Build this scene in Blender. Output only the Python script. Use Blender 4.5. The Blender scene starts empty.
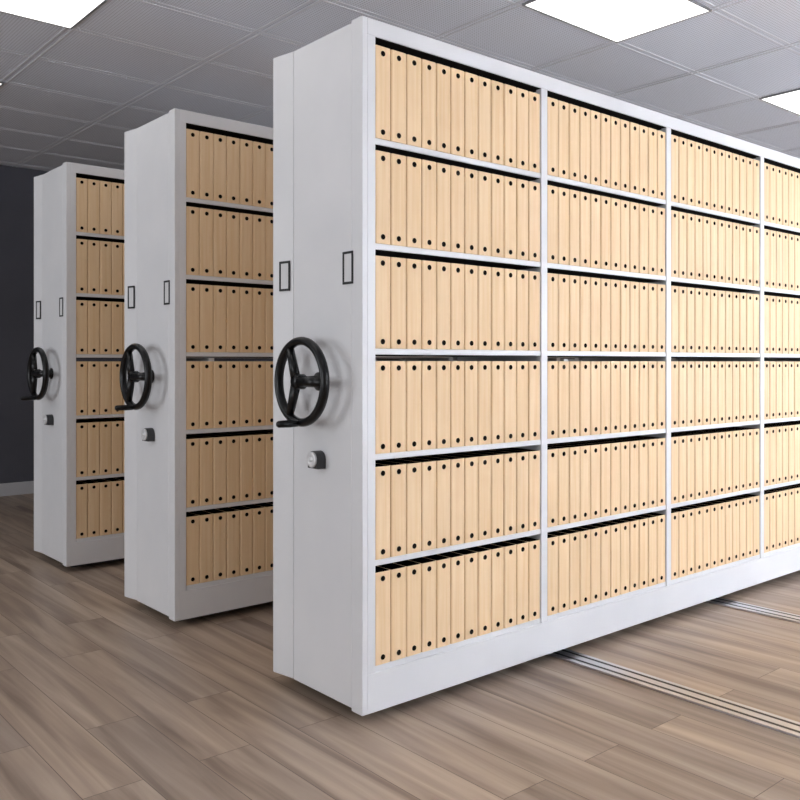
import bpy, bmesh, math, random
from mathutils import Vector, Matrix
random.seed(4)
C = bpy.context.scene.collection
PI = math.pi

# ---------------------------------------------------------------- camera, world, light, exposure
EYE = 1.26
cd = bpy.data.cameras.new('camera'); cam = bpy.data.objects.new('camera', cd); C.objects.link(cam)
cam.location = (0, 0, EYE); cam.rotation_euler = (PI/2, 0, -math.radians(40.39))
cd.sensor_fit = 'HORIZONTAL'; cd.sensor_width = 36; cd.lens = 36*869/800
cd.shift_y = -38/800; cd.clip_start = .05
bpy.context.scene.camera = cam
w = bpy.data.worlds.new('world'); bpy.context.scene.world = w; w.use_nodes = True
w.node_tree.nodes['Background'].inputs[0].default_value = (.75, .85, 1, 1)
w.node_tree.nodes['Background'].inputs[1].default_value = .3
vs = bpy.context.scene.view_settings
vs.view_transform = 'Standard'; vs.look = 'None'; vs.gamma = 1; vs.use_curve_mapping = False
vs.exposure = 1.43
LAMP = .85          # ceiling panels
def add_area_light(name, loc, rot, sx, sy, power, col):
    l = bpy.data.lights.new(name, 'AREA'); l.shape = 'RECTANGLE'; l.size = sx; l.size_y = sy
    l.energy = power; l.color = col
    o = bpy.data.objects.new(name, l); C.objects.link(o); o.location = loc; o.rotation_euler = rot
# main light from unseen near side (faces +y); left (faces +x) and right are added fill
RX0, RX1, RY0, RY1, CEIL = -3.0, 10.0, -2.6, 8.63, EYE+1.85
for k, cx in enumerate((4.3, 6.7, 9.1)):
    add_area_light('daylight', (cx, RY0+.06, 1.65), (PI/2, 0, PI), 2.1, 1.7, 275, (.93, .96, 1))
for cy in (.6, 5.0):
    add_area_light('daylight', (RX0+.06, cy, 1.65), (PI/2, 0, -PI/2), 2.1, 1.7, 22, (.97, .98, 1))  # fill added from the unseen left wall to brighten the end panels
add_area_light('daylight', (RX1-.06, -.6, 1.65), (PI/2, 0, PI/2), 2.1, 1.7, 64, (.84, .91, 1))  # bluish fill added from the unseen right wall to lift the ceiling

# ---------------------------------------------------------------- materials
def new_mat(name, col, rough=.5, metal=0, spec=.5):
    m = bpy.data.materials.new(name); m.use_nodes = True
    b = m.node_tree.nodes['Principled BSDF']
    b.inputs['Base Color'].default_value = (*col, 1); b.inputs['Roughness'].default_value = rough
    b.inputs['Metallic'].default_value = metal; b.inputs['Specular IOR Level'].default_value = spec
    return m
def noise_on(m, c1, c2, scale=(1, 1, 1), nscale=4, bump=0, detail=3, rnd=0):
    nt = m.node_tree; N = nt.nodes; L = nt.links; b = N['Principled BSDF']
    tc = N.new('ShaderNodeTexCoord'); mp = N.new('ShaderNodeMapping'); mp.inputs['Scale'].default_value = scale
    no = N.new('ShaderNodeTexNoise'); no.inputs['Scale'].default_value = nscale; no.inputs['Detail'].default_value = detail
    rp = N.new('ShaderNodeValToRGB'); rp.color_ramp.elements[0].color = (*c1, 1); rp.color_ramp.elements[1].color = (*c2, 1)
    rp.color_ramp.elements[0].position = .3; rp.color_ramp.elements[1].position = .7
    L.new(tc.outputs['Object'], mp.inputs[0])
    if rnd:
        oi = N.new('ShaderNodeObjectInfo'); ad = N.new('ShaderNodeVectorMath'); ad.operation = 'ADD'
        ml = N.new('ShaderNodeMath'); ml.operation = 'MULTIPLY'; ml.inputs[1].default_value = 37
        L.new(oi.outputs['Random'], ml.inputs[0]); L.new(mp.outputs[0], ad.inputs[0]); L.new(ml.outputs[0], ad.inputs[1])
        L.new(ad.outputs[0], no.inputs['Vector'])
    else:
        L.new(mp.outputs[0], no.inputs['Vector'])
    L.new(no.outputs['Fac'], rp.inputs[0]); L.new(rp.outputs[0], b.inputs['Base Color'])
    if bump:
        bp = N.new('ShaderNodeBump'); bp.inputs['Strength'].default_value = bump; bp.inputs['Distance'].default_value = .002
        L.new(no.outputs['Fac'], bp.inputs['Height']); L.new(bp.outputs[0], b.inputs['Normal'])
    return m
M_paint = noise_on(new_mat('light_grey_enamel', (.72, .72, .74), .38), (.70, .705, .725), (.75, .75, .765), nscale=3)
M_black = new_mat('black_plastic', (.004, .004, .0045), .3, 0, .35)
M_blackm = new_mat('black_trim', (.006, .006, .007), .5)
M_chassis = new_mat('dark_chassis', (.02, .02, .022), .6)
M_steel = noise_on(new_mat('brushed_steel', (.6, .6, .62), .3, 1), (.55, .55, .57), (.72, .72, .74), (60, 2, 2), 5)
M_dial = new_mat('satin_chrome', (.75, .75, .76), .35, .25)
M_groove = new_mat('rail_groove', (.02, .02, .025), .5, .3)
M_body = new_mat('lock_body', (.035, .035, .038), .4)
M_card = new_mat('blank_card', (.66, .66, .67), .6)
M_kraft = noise_on(new_mat('kraft_board', (.8, .6, .38), .62, 0, .3), (.80, .565, .325), (.86, .645, .41), (30, 30, 1.2), 2.2, .15, 3, 1)
M_hole_shade = new_mat('hole_lining', (.006, .004, .003), .9, 0, .05)  # finger holes, and shade painted inside the open box tops
M_wall = noise_on(new_mat('charcoal_wall', (.05, .05, .06), .8), (.072, .073, .090), (.080, .081, .10), nscale=2)
M_gap_shade = new_mat('dark_felt_lining', (.02, .017, .016), .9, 0, .1)  # near-black sheets standing in for shade in the gaps above the boxes
M_white = noise_on(new_mat('off_white_wall', (.6, .6, .6), .8), (.62, .62, .63), (.66, .66, .66), nscale=2)
M_skirt = new_mat('skirting_paint', (.5, .5, .52), .45)
M_tbar = new_mat('ceiling_grid_paint', (.70, .71, .76), .7)
M_lf = new_mat('lamp_frame_paint', (.25, .25, .26), .5)
M_lamp = bpy.data.materials.new('lamp_diffuser'); M_lamp.use_nodes = True
b = M_lamp.node_tree.nodes['Principled BSDF']; b.inputs['Base Color'].default_value = (.9, .9, .9, 1)
b.inputs['Emission Color'].default_value = (1, .99, .97, 1); b.inputs['Emission Strength'].default_value = LAMP
M_glass = new_mat('window_glass', (.9, .95, 1), .05); M_glass.node_tree.nodes['Principled BSDF'].inputs['Transmission Weight'].default_value = 1

def ceiling_mat():
    m = new_mat('perforated_ceiling_tile', (.3, .3, .32), .75, 0, .3); nt = m.node_tree; N = nt.nodes; L = nt.links
    tc = N.new('ShaderNodeTexCoord'); sp = N.new('ShaderNodeSeparateXYZ'); L.new(tc.outputs['Object'], sp.inputs[0])
    outs = []
    for k in (0, 1):
        a = N.new('ShaderNodeMath'); a.operation = 'MULTIPLY'; a.inputs[1].default_value = 2*PI/.017
        s = N.new('ShaderNodeMath'); s.operation = 'SINE'; L.new(sp.outputs[k], a.inputs[0]); L.new(a.outputs[0], s.inputs[0]); outs.append(s)
    p = N.new('ShaderNodeMath'); p.operation = 'ADD'; L.new(outs[0].outputs[0], p.inputs[0]); L.new(outs[1].outputs[0], p.inputs[1])
    r = N.new('ShaderNodeValToRGB'); L.new(p.outputs[0], r.inputs[0])
    r.color_ramp.elements[0].position = .55; r.color_ramp.elements[0].color = (.79, .82, .90, 1)
    r.color_ramp.elements[1].position = .95; r.color_ramp.elements[1].color = (.51, .53, .58, 1)
    L.new(r.outputs[0], N['Principled BSDF'].inputs['Base Color'])
    return m
M_ceil = ceiling_mat()

def floor_mat():
    m = new_mat('wood_plank_floor', (.4, .3, .25), .42, 0, .4); nt = m.node_tree; N = nt.nodes; L = nt.links
    b = N['Principled BSDF']
    tc = N.new('ShaderNodeTexCoord'); mp = N.new('ShaderNodeMapping'); mp.inputs['Rotation'].default_value = (0, 0, PI/2)
    L.new(tc.outputs['Object'], mp.inputs[0])
    br = N.new('ShaderNodeTexBrick'); br.inputs['Scale'].default_value = 1; br.inputs['Brick Width'].default_value = 1.25
    br.inputs['Row Height'].default_value = .185; br.inputs['Mortar Size'].default_value = .0014; br.offset = .37
    br.inputs['Color1'].default_value = (0, 0, 0, 1); br.inputs['Color2'].default_value = (1, 1, 1, 1)
    br.inputs['Mortar'].default_value = (.5, .5, .5, 1); br.inputs['Bias'].default_value = 0
    L.new(mp.outputs[0], br.inputs[0])
    # grain stretched along the planks, shifted from plank to plank
    m2 = N.new('ShaderNodeMapping'); m2.inputs['Scale'].default_value = (9, .55, 1)
    L.new(tc.outputs['Object'], m2.inputs[0])
    sh = N.new('ShaderNodeVectorMath'); sh.operation = 'MULTIPLY_ADD'; L.new(br.outputs['Color'], sh.inputs[0])
    sh.inputs[1].default_value = (7, 13, 3); L.new(m2.outputs[0], sh.inputs[2])
    n1 = N.new('ShaderNodeTexNoise'); n1.inputs['Scale'].default_value = 1.6; n1.inputs['Detail'].default_value = 7; n1.inputs['Distortion'].default_value = .6
    L.new(sh.outputs[0], n1.inputs['Vector'])
    r1 = N.new('ShaderNodeValToRGB'); L.new(n1.outputs['Fac'], r1.inputs[0])
    e = r1.color_ramp.elements; e[0].position = .3; e[0].color = (.20, .145, .112, 1); e[1].position = .72; e[1].color = (.50, .40, .315, 1)
    mid = r1.color_ramp.elements.new(.5); mid.color = (.36, .275, .21, 1)
    mx = N.new('ShaderNodeMix'); mx.data_type = 'RGBA'; mx.blend_type = 'MULTIPLY'; mx.inputs[0].default_value = 1
    r2 = N.new('ShaderNodeValToRGB'); r2.color_ramp.elements[0].color = (.82, .82, .84, 1); r2.color_ramp.elements[1].color = (1.1, 1.08, 1.05, 1)
    L.new(br.outputs['Color'], r2.inputs[0]); L.new(r1.outputs[0], mx.inputs[6]); L.new(r2.outputs[0], mx.inputs[7])
    m3 = N.new('ShaderNodeMix'); m3.data_type = 'RGBA'; L.new(br.outputs['Fac'], m3.inputs[0]); L.new(mx.outputs[2], m3.inputs[6])
    m3.inputs[7].default_value = (.13, .09, .07, 1)
    L.new(m3.outputs[2], b.inputs['Base Color'])
    bp = N.new('ShaderNodeBump'); bp.inputs['Strength'].default_value = .12; bp.inputs['Distance'].default_value = .003
    L.new(n1.outputs['Fac'], bp.inputs['Height']); L.new(bp.outputs[0], b.inputs['Normal'])
    return m
M_floor = floor_mat()

# ---------------------------------------------------------------- mesh helpers
def bx(bm, x0, x1, y0, y1, z0, z1, bevel=0, segs=1, mat=0):
    v = [bm.verts.new(p) for p in ((x0,y0,z0),(x1,y0,z0),(x1,y1,z0),(x0,y1,z0),(x0,y0,z1),(x1,y0,z1),(x1,y1,z1),(x0,y1,z1))]
    fs = [bm.faces.new([v[i] for i in q]) for q in ((3,2,1,0),(4,5,6,7),(0,1,5,4),(1,2,6,5),(2,3,7,6),(3,0,4,7))]
    for f in fs: f.material_index = mat
    if bevel:
        es = list({e for f in fs for e in f.edges})
        bmesh.ops.bevel(bm, geom=es, offset=bevel, segments=segs, profile=.5, affect='EDGES')
    return fs
def prism(bm, pts, lo, hi, axis, bevel=0):
    # pts: outline in the two other axes (order x,y / x,z / y,z), extruded from lo to hi on axis
    def P(a, b_, c):
        return {'z': (a, b_, c), 'y': (a, c, b_), 'x': (c, a, b_)}[axis]
    v0 = [bm.verts.new(P(a, b_, lo)) for a, b_ in pts]; v1 = [bm.verts.new(P(a, b_, hi)) for a, b_ in pts]
    n = len(pts); fs = [bm.faces.new(v0[::-1]), bm.faces.new(v1)]
    for i in range(n): fs.append(bm.faces.new((v0[i], v0[(i+1) % n], v1[(i+1) % n], v1[i])))
    if bevel:
        es = list({e for f in fs[:2] for e in f.edges})
        bmesh.ops.bevel(bm, geom=es, offset=bevel, segments=2, profile=.5, affect='EDGES')
    return fs
def lathe_x(bm, prof, cy=0, cz=0, n=24, mat=0):
    # prof: (x, radius) rings round an axis along x
    rings = []
    for x, r in prof:
        if r < 1e-6: rings.append([bm.verts.new((x, cy, cz))])
        else: rings.append([bm.verts.new((x, cy+r*math.cos(2*PI*k/n), cz+r*math.sin(2*PI*k/n))) for k in range(n)])
    for a, b_ in zip(rings, rings[1:]):
        for k in range(n):
            k2 = (k+1) % n
            q = [a[k % len(a)], a[k2 % len(a)], b_[k2 % len(b_)], b_[k % len(b_)]]
            u = []
            for v in q:
                if v not in u: u.append(v)
            if len(u) > 2:
                f = bm.faces.new(u); f.smooth = True; f.material_index = mat
def tube(bm, p0, p1, r0, r1, n=12):
    p0 = Vector(p0); p1 = Vector(p1); d = (p1-p0).normalized()
    u = d.orthogonal().normalized(); v = d.cross(u); R = []
    for p, r in ((p0, r0), (p1, r1)):
        R.append([bm.verts.new(p+(u*math.cos(2*PI*k/n)+v*math.sin(2*PI*k/n))*r) for k in range(n)])
    for k in range(n):
        f = bm.faces.new((R[0][k], R[0][(k+1) % n], R[1][(k+1) % n], R[1][k])); f.smooth = True
    bm.faces.new(R[0][::-1]); bm.faces.new(R[1])
def torus_x(bm, x, cy, cz, R, r, n=56, k=14):
    g = []
    for i in range(n):
        a = 2*PI*i/n; ring = []
        for j in range(k):
            q = 2*PI*j/k; rr = R+r*math.cos(q)
            ring.append(bm.verts.new((x+r*1.15*math.sin(q), cy+rr*math.cos(a), cz+rr*math.sin(a))))
        g.append(ring)
    for i in range(n):
        for j in range(k):
            f = bm.faces.new((g[i][j], g[(i+1) % n][j], g[(i+1) % n][(j+1) % k], g[i][(j+1) % k])); f.smooth = True
def obj(name, bm, mats, parent=None, loc=(0, 0, 0)):
    bmesh.ops.recalc_face_normals(bm, faces=bm.faces)
    me = bpy.data.meshes.new(name); bm.to_mesh(me); bm.free()
    for m in (mats if isinstance(mats, (list, tuple)) else [mats]): me.materials.append(m)
    o = bpy.data.objects.new(name, me); C.objects.link(o); o.location = loc
    if parent: o.parent = parent
    return o
def box_obj(name, m, parent, *a, bevel=0, segs=1):
    bm = bmesh.new(); bx(bm, *a, bevel=bevel, segs=segs); return obj(name, bm, m, parent)
def struct(name, bm, m, parent=None):
    o = obj(name, bm, m, parent); 
    if not parent: o['kind'] = 'structure'
    return o
def tag(o, label, cat, group=None):
    o['label'] = label; o['category'] = cat
    if group: o['group'] = group
    return o
def instance(src, parent=None, loc=None):
    c = src.copy(); C.objects.link(c); c.parent = parent
    if loc is not None: c.location = loc
    for ch in list(src.children): instance(ch, c)
    return c

# ---------------------------------------------------------------- room
T = .12
bm = bmesh.new(); bx(bm, RX0, RX1, RY0, RY1, -.1, 0); struct('floor', bm, M_floor)
bm = bmesh.new(); bx(bm, RX0-T, RX1+T, RY0-T, RY1+T, CEIL, CEIL+.1); struct('ceiling', bm, M_ceil)
bm = bmesh.new(); bx(bm, RX0-T, RX1+T, RY1, RY1+T, 0, CEIL); struct('wall_back', bm, M_wall)
def wall_with_windows(name, axis, c0, c1, a0, a1, wins, m):
    # wins: (a_lo, a_hi, z_lo, z_hi) along the wall
    bm = bmesh.new(); cuts = [a0]
    for w_ in wins: cuts += [w_[0], w_[1]]
    cuts.append(a1)
    def put(lo, hi, z0, z1):
        if axis == 'x': bx(bm, lo, hi, c0, c1, z0, z1)
        else: bx(bm, c0, c1, lo, hi, z0, z1)
    for i in range(0, len(cuts), 2): put(cuts[i], cuts[i+1], 0, CEIL)
    for w_ in wins: put(w_[0], w_[1], 0, w_[2]); put(w_[0], w_[1], w_[3], CEIL)
    return struct(name, bm, m)
fw = [(cx-1.15, cx+1.15, .7, 2.6) for cx in (4.3, 6.7, 9.1)]
wall_with_windows('wall_front', 'x', RY0-T, RY0, RX0-T, RX1+T, fw, M_white)
lw = [(-.55, 1.75, .7, 2.6), (3.85, 6.15, .7, 2.6)]  # openings out of view, added to carry the left fill
wall_with_windows('wall_left', 'y', RX0-T, RX0, RY0, RY1, lw, M_wall)
rw = [(-1.75, .55, .7, 2.6)]  # opening out of view, added to carry the right fill
wall_with_windows('wall_right', 'y', RX1, RX1+T, RY0, RY1, rw, M_white)
n = 0
for ax, ws in (('x', fw), ('y', lw), ('r', rw)):
    for a0, a1, z0, z1 in ws:
        n += 1
        def B(bm, lo, hi, d0, d1, q0, q1):
            if ax == 'x': bx(bm, lo, hi, RY0-T+d0, RY0-T+d1, q0, q1)
            elif ax == 'r': bx(bm, RX1+d0, RX1+d1, lo, hi, q0, q1)
            else: bx(bm, RX0-T+d0, RX0-T+d1, lo, hi, q0, q1)
        bm = bmesh.new()
        B(bm, a0, a0+.06, .02, .08, z0, z1); B(bm, a1-.06, a1, .02, .08, z0, z1)
        B(bm, a0+.06, a1-.06, .02, .08, z0, z0+.06); B(bm, a0+.06, a1-.06, .02, .08, z1-.06, z1)
        mid = (a0+a1)/2; B(bm, mid-.03, mid+.03, .02, .08, z0+.06, z1-.06)
        wo = struct('window_%d' % n, bm, M_skirt)
        bm = bmesh.new(); B(bm, a0+.06, a1-.06, .045, .052, z0+.06, z1-.06); obj('pane', bm, M_glass, wo)
for nm, a in (('back', (RX0, RX1, RY1-.014, RY1, 0, .120)), ('left', (RX0, RX0+.014, RY0, RY1-.014, 0, .120)),
              ('right', (RX1-.014, RX1, RY0, RY1-.014, 0, .120)), ('front', (RX0+.014, RX1-.014, RY0, RY0+.014, 0, .120))):
    bm = bmesh.new(); bx(bm, *a, bevel=.003); struct('baseboard_'+nm, bm, M_skirt)
# ceiling grid: paired bars round every tile
TX, TY, GX, GY = .825, .6097, 4.202, 3.012
bm = bmesh.new()
def rng(o_, st, lo, hi):
    k = math.ceil((lo-o_)/st)
    while o_+k*st < hi:
        yield o_+k*st; k += 1
for x in rng(GX, TX, RX0, RX1):
    for s in (-.019, .019): bx(bm, x+s-.005, x+s+.005, RY0, RY1, CEIL-.003, CEIL)
for y in rng(GY, TY, RY0, RY1):
    for s in (-.019, .019): bx(bm, RX0, RX1, y+s-.005, y+s+.005, CEIL-.0022, CEIL)
struct('trim_1', bm, M_tbar)
# recessed lamp panels
lamp = None
cols = (1.734-TX-2*TX-TX, 1.734-TX, 4.202-TX, 4.202+2*TX, 4.202+5*TX)
rows = [(2.402-4*.6097+.6097, None), (2.402, None), (4.231, None), (6.060, None)]
colname = ['leftmost', 'left', 'middle', 'right', 'far right']
for j, (y0, _) in enumerate(rows):
    for i, x0 in enumerate(cols):
        loc = (x0+TX/2, y0+TY/2, CEIL-.012)
        if lamp is None:
            lamp = bpy.data.objects.new('ceiling_light', None); C.objects.link(lamp); lamp.location = loc
            bm = bmesh.new(); hx, hy, f_ = TX/2-.006, TY/2-.006, .010
            bx(bm, -hx, hx, -hy, -hy+f_, 0, .012); bx(bm, -hx, hx, hy-f_, hy, 0, .012)
            bx(bm, -hx, -hx+f_, -hy+f_, hy-f_, 0, .012); bx(bm, hx-f_, hx, -hy+f_, hy-f_, 0, .012)
            obj('frame', bm, M_lf, lamp)
            bm = bmesh.new(); bx(bm, -hx+f_, hx-f_, -hy+f_, hy-f_, .002, .010); obj('diffuser', bm, M_lamp, lamp)
            o = lamp
        else: o = instance(lamp, None, loc)
        if (j, i) == (1, 2): lb = 'white ceiling panel light above the nearest cabinet at the top of the picture'
        elif (j, i) == (1, 3): lb = 'white ceiling panel light cut by the right edge above the long row'
        elif (j, i) == (2, 1): lb = 'white ceiling panel light in the top left corner of the room view'
        else: lb = 'white ceiling panel light %s, %s from the left wall' % (('beside the windows', 'over the nearest cabinet', 'over the aisles', 'next to the dark wall')[j], ('first', 'second', 'third', 'fourth', 'fifth')[i])
        tag(o, lb, 'ceiling light', 'white panel lights in the tiled ceiling')

# ---------------------------------------------------------------- floor rails
def rail(x, label):
    r = bpy.data.objects.new('floor_rail', None); C.objects.link(r); r.location = (x, 0, 0)
    box_obj('track_plate', M_steel, r, -.055, .055, .75, 7.6, 0, .008, bevel=.001)
    for s in (-1, 1): box_obj('groove', M_groove, r, s*.026-.007, s*.026+.007, .76, 7.59, .008, .0086)
    tag(r, label, 'rail', 'steel rails sunk in the floor under the cabinets')
rail(2.96, 'steel floor rail crossing under the first bays of the nearest cabinet')
rail(4.235, 'steel floor rail coming out under the third bay, beside the right edge')
rail(5.50, 'steel floor rail under the far end of the nearest cabinet')

# ---------------------------------------------------------------- cabinets
PITCH, OPEN, EP, D = .922, .884, .060, .556
NB = 5
ZB, ZT = .040, 2.453
ZO = 2.395                                       # top of the openings
ST = [2.043, 1.675, 1.307, .938, .568, .198]     # shelf tops
SH = .021
LEN = EP+NB*PITCH-.038+EP
def make_cabinet():
    root = bpy.data.objects.new('mobile_shelving_cabinet', None); C.objects.link(root)
    # end panel: corner return at full height, then the shallow field set a few millimetres lower
    bm = bmesh.new()
    bx(bm, 0, .022, 0, .062, ZB, ZT, bevel=.002, segs=2)
    bx(bm, .0, .022, .062, .426, ZB+.010, ZT-.008, bevel=.0015)
    obj('end_panel', bm, M_paint, root)
    bm = bmesh.new()
    prism(bm, [(.0035, .433), (-.0145, .543), (-.012, .552), (-.004, D), (.022, D), (.022, .433)], ZB+.010, ZT-.006, 'z')
    obj('edge_strip', bm, M_paint, root)
    # front and rear face frames
    for y0, y1 in ((0, .03), (D-.03, D)):
        bm = bmesh.new(); bx(bm, .022, LEN, y0, y1, ZO, ZT, bevel=.0015); obj('top_rail', bm, M_paint, root)
        bm = bmesh.new(); bx(bm, .022, LEN, y0, y1, ZB, ST[5]-SH, bevel=.0015)
        bx(bm, .022, LEN, y0+.001, y1-.001, ZB-.0, ZB+.004); obj('plinth', bm, M_paint, root)
        x = .022
        box_obj('upright', M_paint, root, x, EP-.0014, y0, y1, ST[5]-SH, ZO, bevel=.001)
        first = None
        for k in range(1, NB):
            px = EP+k*PITCH-.038
            if first is None: first = box_obj('upright', M_paint, root, -.004, .036, y0+.0005, y1, ST[5]-SH, ZO, bevel=.002); first.location.x = px
            else: instance(first, root, (px, 0, 0))
        box_obj('upright', M_paint, root, LEN-EP, LEN, y0, y1, ST[5]-SH, ZO, bevel=.001)
    dv = None
    for k in range(0, NB+1):
        px = EP+k*PITCH-.020
        if k == 0: px = EP-.012
        if k == NB: px = LEN-EP+.002
        if dv is None: dv = box_obj('divider_panel', M_paint, root, 0, .008, .03, D-.03, ST[5]-SH, ZO); dv.location.x = px
        else: instance(dv, root, (px, 0, 0))
    box_obj('top_panel', M_paint, root, .022, LEN, .03, D-.03, ZT-.02, ZT-.004)
    box_obj('top_lining', M_gap_shade, root, EP+.001, LEN-EP-.001, .0301, D-.0301, ZO, ZO+.004)  # dark sheet painting shade under the top panel
    box_obj('top_lining', M_gap_shade, root, EP+.001, LEN-EP-.001, .004, .0299, ZO-.0025, ZO-.0002)  # dark strip painting shade under the top rail
    sh = None
    for k in range(NB):
        for z in ST:
            loc = (EP+k*PITCH, 0, z)
            if sh is None:
                bm = bmesh.new(); bx(bm, .0005, OPEN-.0005, .005, D-.005, -SH, 0, bevel=.0015)
                sh = obj('shelf', bm, M_paint, root, loc)
                box_obj('underside_mat', M_gap_shade, sh, .002, OPEN-.002, .010, D-.010, -SH-.002, -SH-.0001)  # dark sheet painting shade on the shelf's underside
            else: instance(sh, root, loc)
    bm = bmesh.new(); bx(bm, .05, LEN-.05, .05, D-.05, .02, ST[5]-SH-.004); obj('chassis', bm, M_chassis, root)
    rl = None
    for rx in (2.96, 4.235, 5.50):
        for yy in (.12, D-.12):
            loc = (rx-R0, yy, .0345)
            if rl is None:
                bm = bmesh.new(); lathe_x(bm, [(-.015, 0), (-.015, .024), (-.012, .026), (.012, .026), (.015, .024), (.015, 0)])
                rl = obj('roller', bm, M_steel, root, loc)
            else: instance(rl, root, loc)
    # blank label holders
    for yc, xo, tilt in ((.080, 0, 0), (.477, -.0062, math.atan2(.018, .113))):
        bm = bmesh.new(); a, h, t = .030, .0575, .0085
        for q in ((-a, a, h-t, h), (-a, a, -h, -h+t), (-a, -a+t, -h+t, h-t), (a-t, a, -h+t, h-t)):
            bx(bm, -.004, 0, q[0], q[1], q[2], q[3], bevel=.001)
        f = obj('label_holder', bm, M_blackm, root, (xo, yc, EYE+.331)); f.rotation_euler.z = tilt
        box_obj('card', M_card, f, -.0015, -.0002, -a+t, a-t, -h+t, h-t)
    # hand wheel
    cy, cz, xw = .252, EYE-.071, -.083
    bm = bmesh.new(); torus_x(bm, xw, cy, cz, .147, .0155)
    for a in (180, 60, 300):
        ca, sa = math.cos(math.radians(a)), math.sin(math.radians(a))
        tube(bm, (xw-.018, cy+ca*.015, cz+sa*.015), (xw-.001, cy+ca*.143, cz+sa*.143),   .0185, .0145)
    wh = obj('hand_wheel', bm, M_black, root)
    bm = bmesh.new(); lathe_x(bm, [(-.0005, 0), (-.0005, .034), (-.008, .034), (-.012, .022), (xw+.02, .020), (xw+.01, .028), (xw-.024, .027), (xw-.031, .022), (xw-.033, .0)], cy, cz, 28)
    obj('hub', bm, M_black, wh)
    bm = bmesh.new(); gz = cz-.149; lathe_x(bm, [(xw, 0), (xw, .009), (xw-.012, .009), (xw-.016, .0125), (xw-.05, .0138), (xw-.094, .0125), (xw-.10, .009), (xw-.101, 0)], cy, gz, 18)
    obj('grip', bm, M_black, wh)
    # lock
    ly, lz, r = .245, EYE-.354, .031
    pts = [(ly+r*math.cos(math.radians(a)), lz+r*math.sin(math.radians(a))) for a in range(0, 181, 12)]+[(ly-r, lz-r*1.05), (ly+r, lz-r*1.05)]
    bm = bmesh.new(); prism(bm, pts, -.038, -.0003, 'x', bevel=.0015)
    lk = obj('lock', bm, M_body, root)
    bm = bmesh.new(); lathe_x(bm, [(-.0375, 0), (-.0375, .0285), (-.044, .0285), (-.046, .0265), (-.046, .014), (-.0435, .012), (-.0435, .008), (-.050, .0075), (-.050, 0)], ly, lz, 28)
    kf = obj('key_dial', bm, M_dial, lk)
    return root
R0, L0, LSP = 1.839, 2.362, 1.433
cab = make_cabinet(); cabs = [cab]
for k in (1, 2): cabs.append(instance(cab, None))
for k, (o, lb) in enumerate(zip(cabs, (
    'nearest light grey mobile shelving cabinet, tallest in view, its long side full of tan boxes',
    'middle light grey mobile shelving cabinet standing between the nearest and the farthest one',
    'farthest light grey mobile shelving cabinet, the smallest in view, beside the dark wall'))):
    o.location = (R0, L0+k*LSP, 0); tag(o, lb, 'shelving cabinet', 'mobile shelving cabinets with hand wheels')

# ---------------------------------------------------------------- file boxes
BW, BH, BD, SET = .0734, .325, .250, .004
def box_body(bm, x0, y0, z0, dirn=1):
    # spine with softly rounded long edges
    w_ = BW-.0020; r = .0045
    pts = [(x0, y0+dirn*r*1.6), (x0+r*.35, y0+dirn*r*.5), (x0+r*1.3, y0), (x0+w_-r*1.3, y0), (x0+w_-r*.35, y0+dirn*r*.5), (x0+w_, y0+dirn*r*1.6),
           (x0+w_, y0+dirn*BD), (x0, y0+dirn*BD)]
    fs = prism(bm, pts, z0, z0+BH, 'z')
    top = fs[1]; bmesh.ops.recalc_face_normals(bm, faces=fs)
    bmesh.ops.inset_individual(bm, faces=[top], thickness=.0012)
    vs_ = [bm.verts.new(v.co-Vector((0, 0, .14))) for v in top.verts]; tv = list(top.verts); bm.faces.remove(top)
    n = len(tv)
    for i in range(n): bm.faces.new((tv[i], tv[(i+1) % n], vs_[(i+1) % n], vs_[i])).material_index = 1  # inside coloured near-black as painted shade
    bm.faces.new(vs_).material_index = 1
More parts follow.
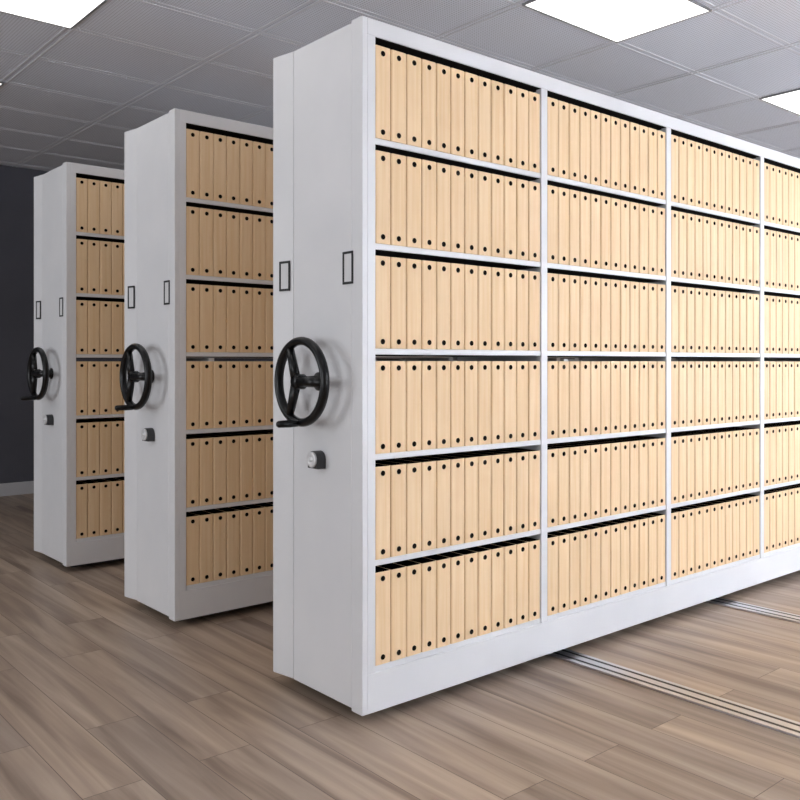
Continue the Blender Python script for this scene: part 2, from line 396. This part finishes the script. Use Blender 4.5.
def make_box():
    bm = bmesh.new(); box_body(bm, 0, 0, 0)
    o = obj('file_box', bm, [M_kraft, M_hole_shade])
    for z in (.0245, BH-.0245):
        bm = bmesh.new()
        n = 16; c = Vector(((BW-.0020)/2, 0, z))
        prof = [(0, .0098), (-.0010, .0096), (-.0012, .0084), (.0, .0066), (.0, 0)]
        rings = []
        for y, r in prof:
            rings.append([bm.verts.new(c+Vector((r*math.cos(2*PI*k/n), y-.0002, r*math.sin(2*PI*k/n)))) for k in range(n)] if r else [bm.verts.new(c+Vector((0, y-.0002, 0)))])
        for a, b_ in zip(rings, rings[1:]):
            for k in range(n):
                if len(b_) == 1: bm.faces.new((a[k], a[(k+1) % n], b_[0]))
                else: bm.faces.new((a[k], a[(k+1) % n], b_[(k+1) % n], b_[k]))
        obj('finger_hole', bm, M_hole_shade, o)
    return o
ordn = ['first', 'second', 'third', 'fourth', 'fifth', 'sixth', 'seventh', 'eighth', 'ninth', 'tenth', 'eleventh', 'last']
rown = ['top row', 'second row down', 'third row down', 'fourth row down', 'fifth row down', 'bottom row']
which = ['nearest', 'middle', 'farthest']
seen = [{0: 12, 1: 12, 2: 12, 3: 6}, {0: 8}, {0: 5}]     # boxes per bay that the picture shows
proto = make_box(); used = False
rest = []
for c in range(3):
    for bay in range(NB):
        for row in range(6):
            for k in range(12):
                x = R0+EP+bay*PITCH-.0012+k*BW; y = L0+c*LSP; z = ST[row]+.0004
                if k < seen[c].get(bay, 0):
                    jx, jy = random.uniform(-.0003, .0003), random.uniform(-.0008, .0008)
                    loc = (x+.0006+jx, y+SET+jy, z)
                    if not used: o = proto; o.location = loc; used = True
                    else: o = instance(proto, None, loc)
                    bn = ('%s bay of %s' % (ordn[bay], which[c])) if c == 0 else 'on %s' % which[c]
                    tag(o, 'tan file box, %s from left, %s, %s cabinet' % (ordn[k] if k < 11 else 'twelfth', rown[row], bn), 'file box',
                        'tan file boxes on the shelves')
                else:
                    rest.append((x+.0006, y+SET, z, 1))
                rest.append((x+.0006, y+D-SET, z, -1))
tv = [v.co.copy() for v in proto.data.vertices]; tf = [(tuple(p.vertices), p.material_index) for p in proto.data.polygons]
V, F, MI = [], [], []
for x, y, z, dn in rest:
    b0 = len(V); V += [(x+v.x, y+dn*v.y, z+v.z) for v in tv]
    for q, mi in tf: F.append(tuple(b0+i for i in (q if dn > 0 else q[::-1]))); MI.append(mi)
me = bpy.data.meshes.new('file_boxes'); me.from_pydata(V, [], F); me.polygons.foreach_set('material_index', MI); me.update()
for m in (M_kraft, M_hole_shade): me.materials.append(m)
o = bpy.data.objects.new('file_boxes', me); C.objects.link(o)
o['kind'] = 'stuff'; tag(o, 'remaining tan file boxes on hidden bays and rear sides of the cabinets', 'file box')
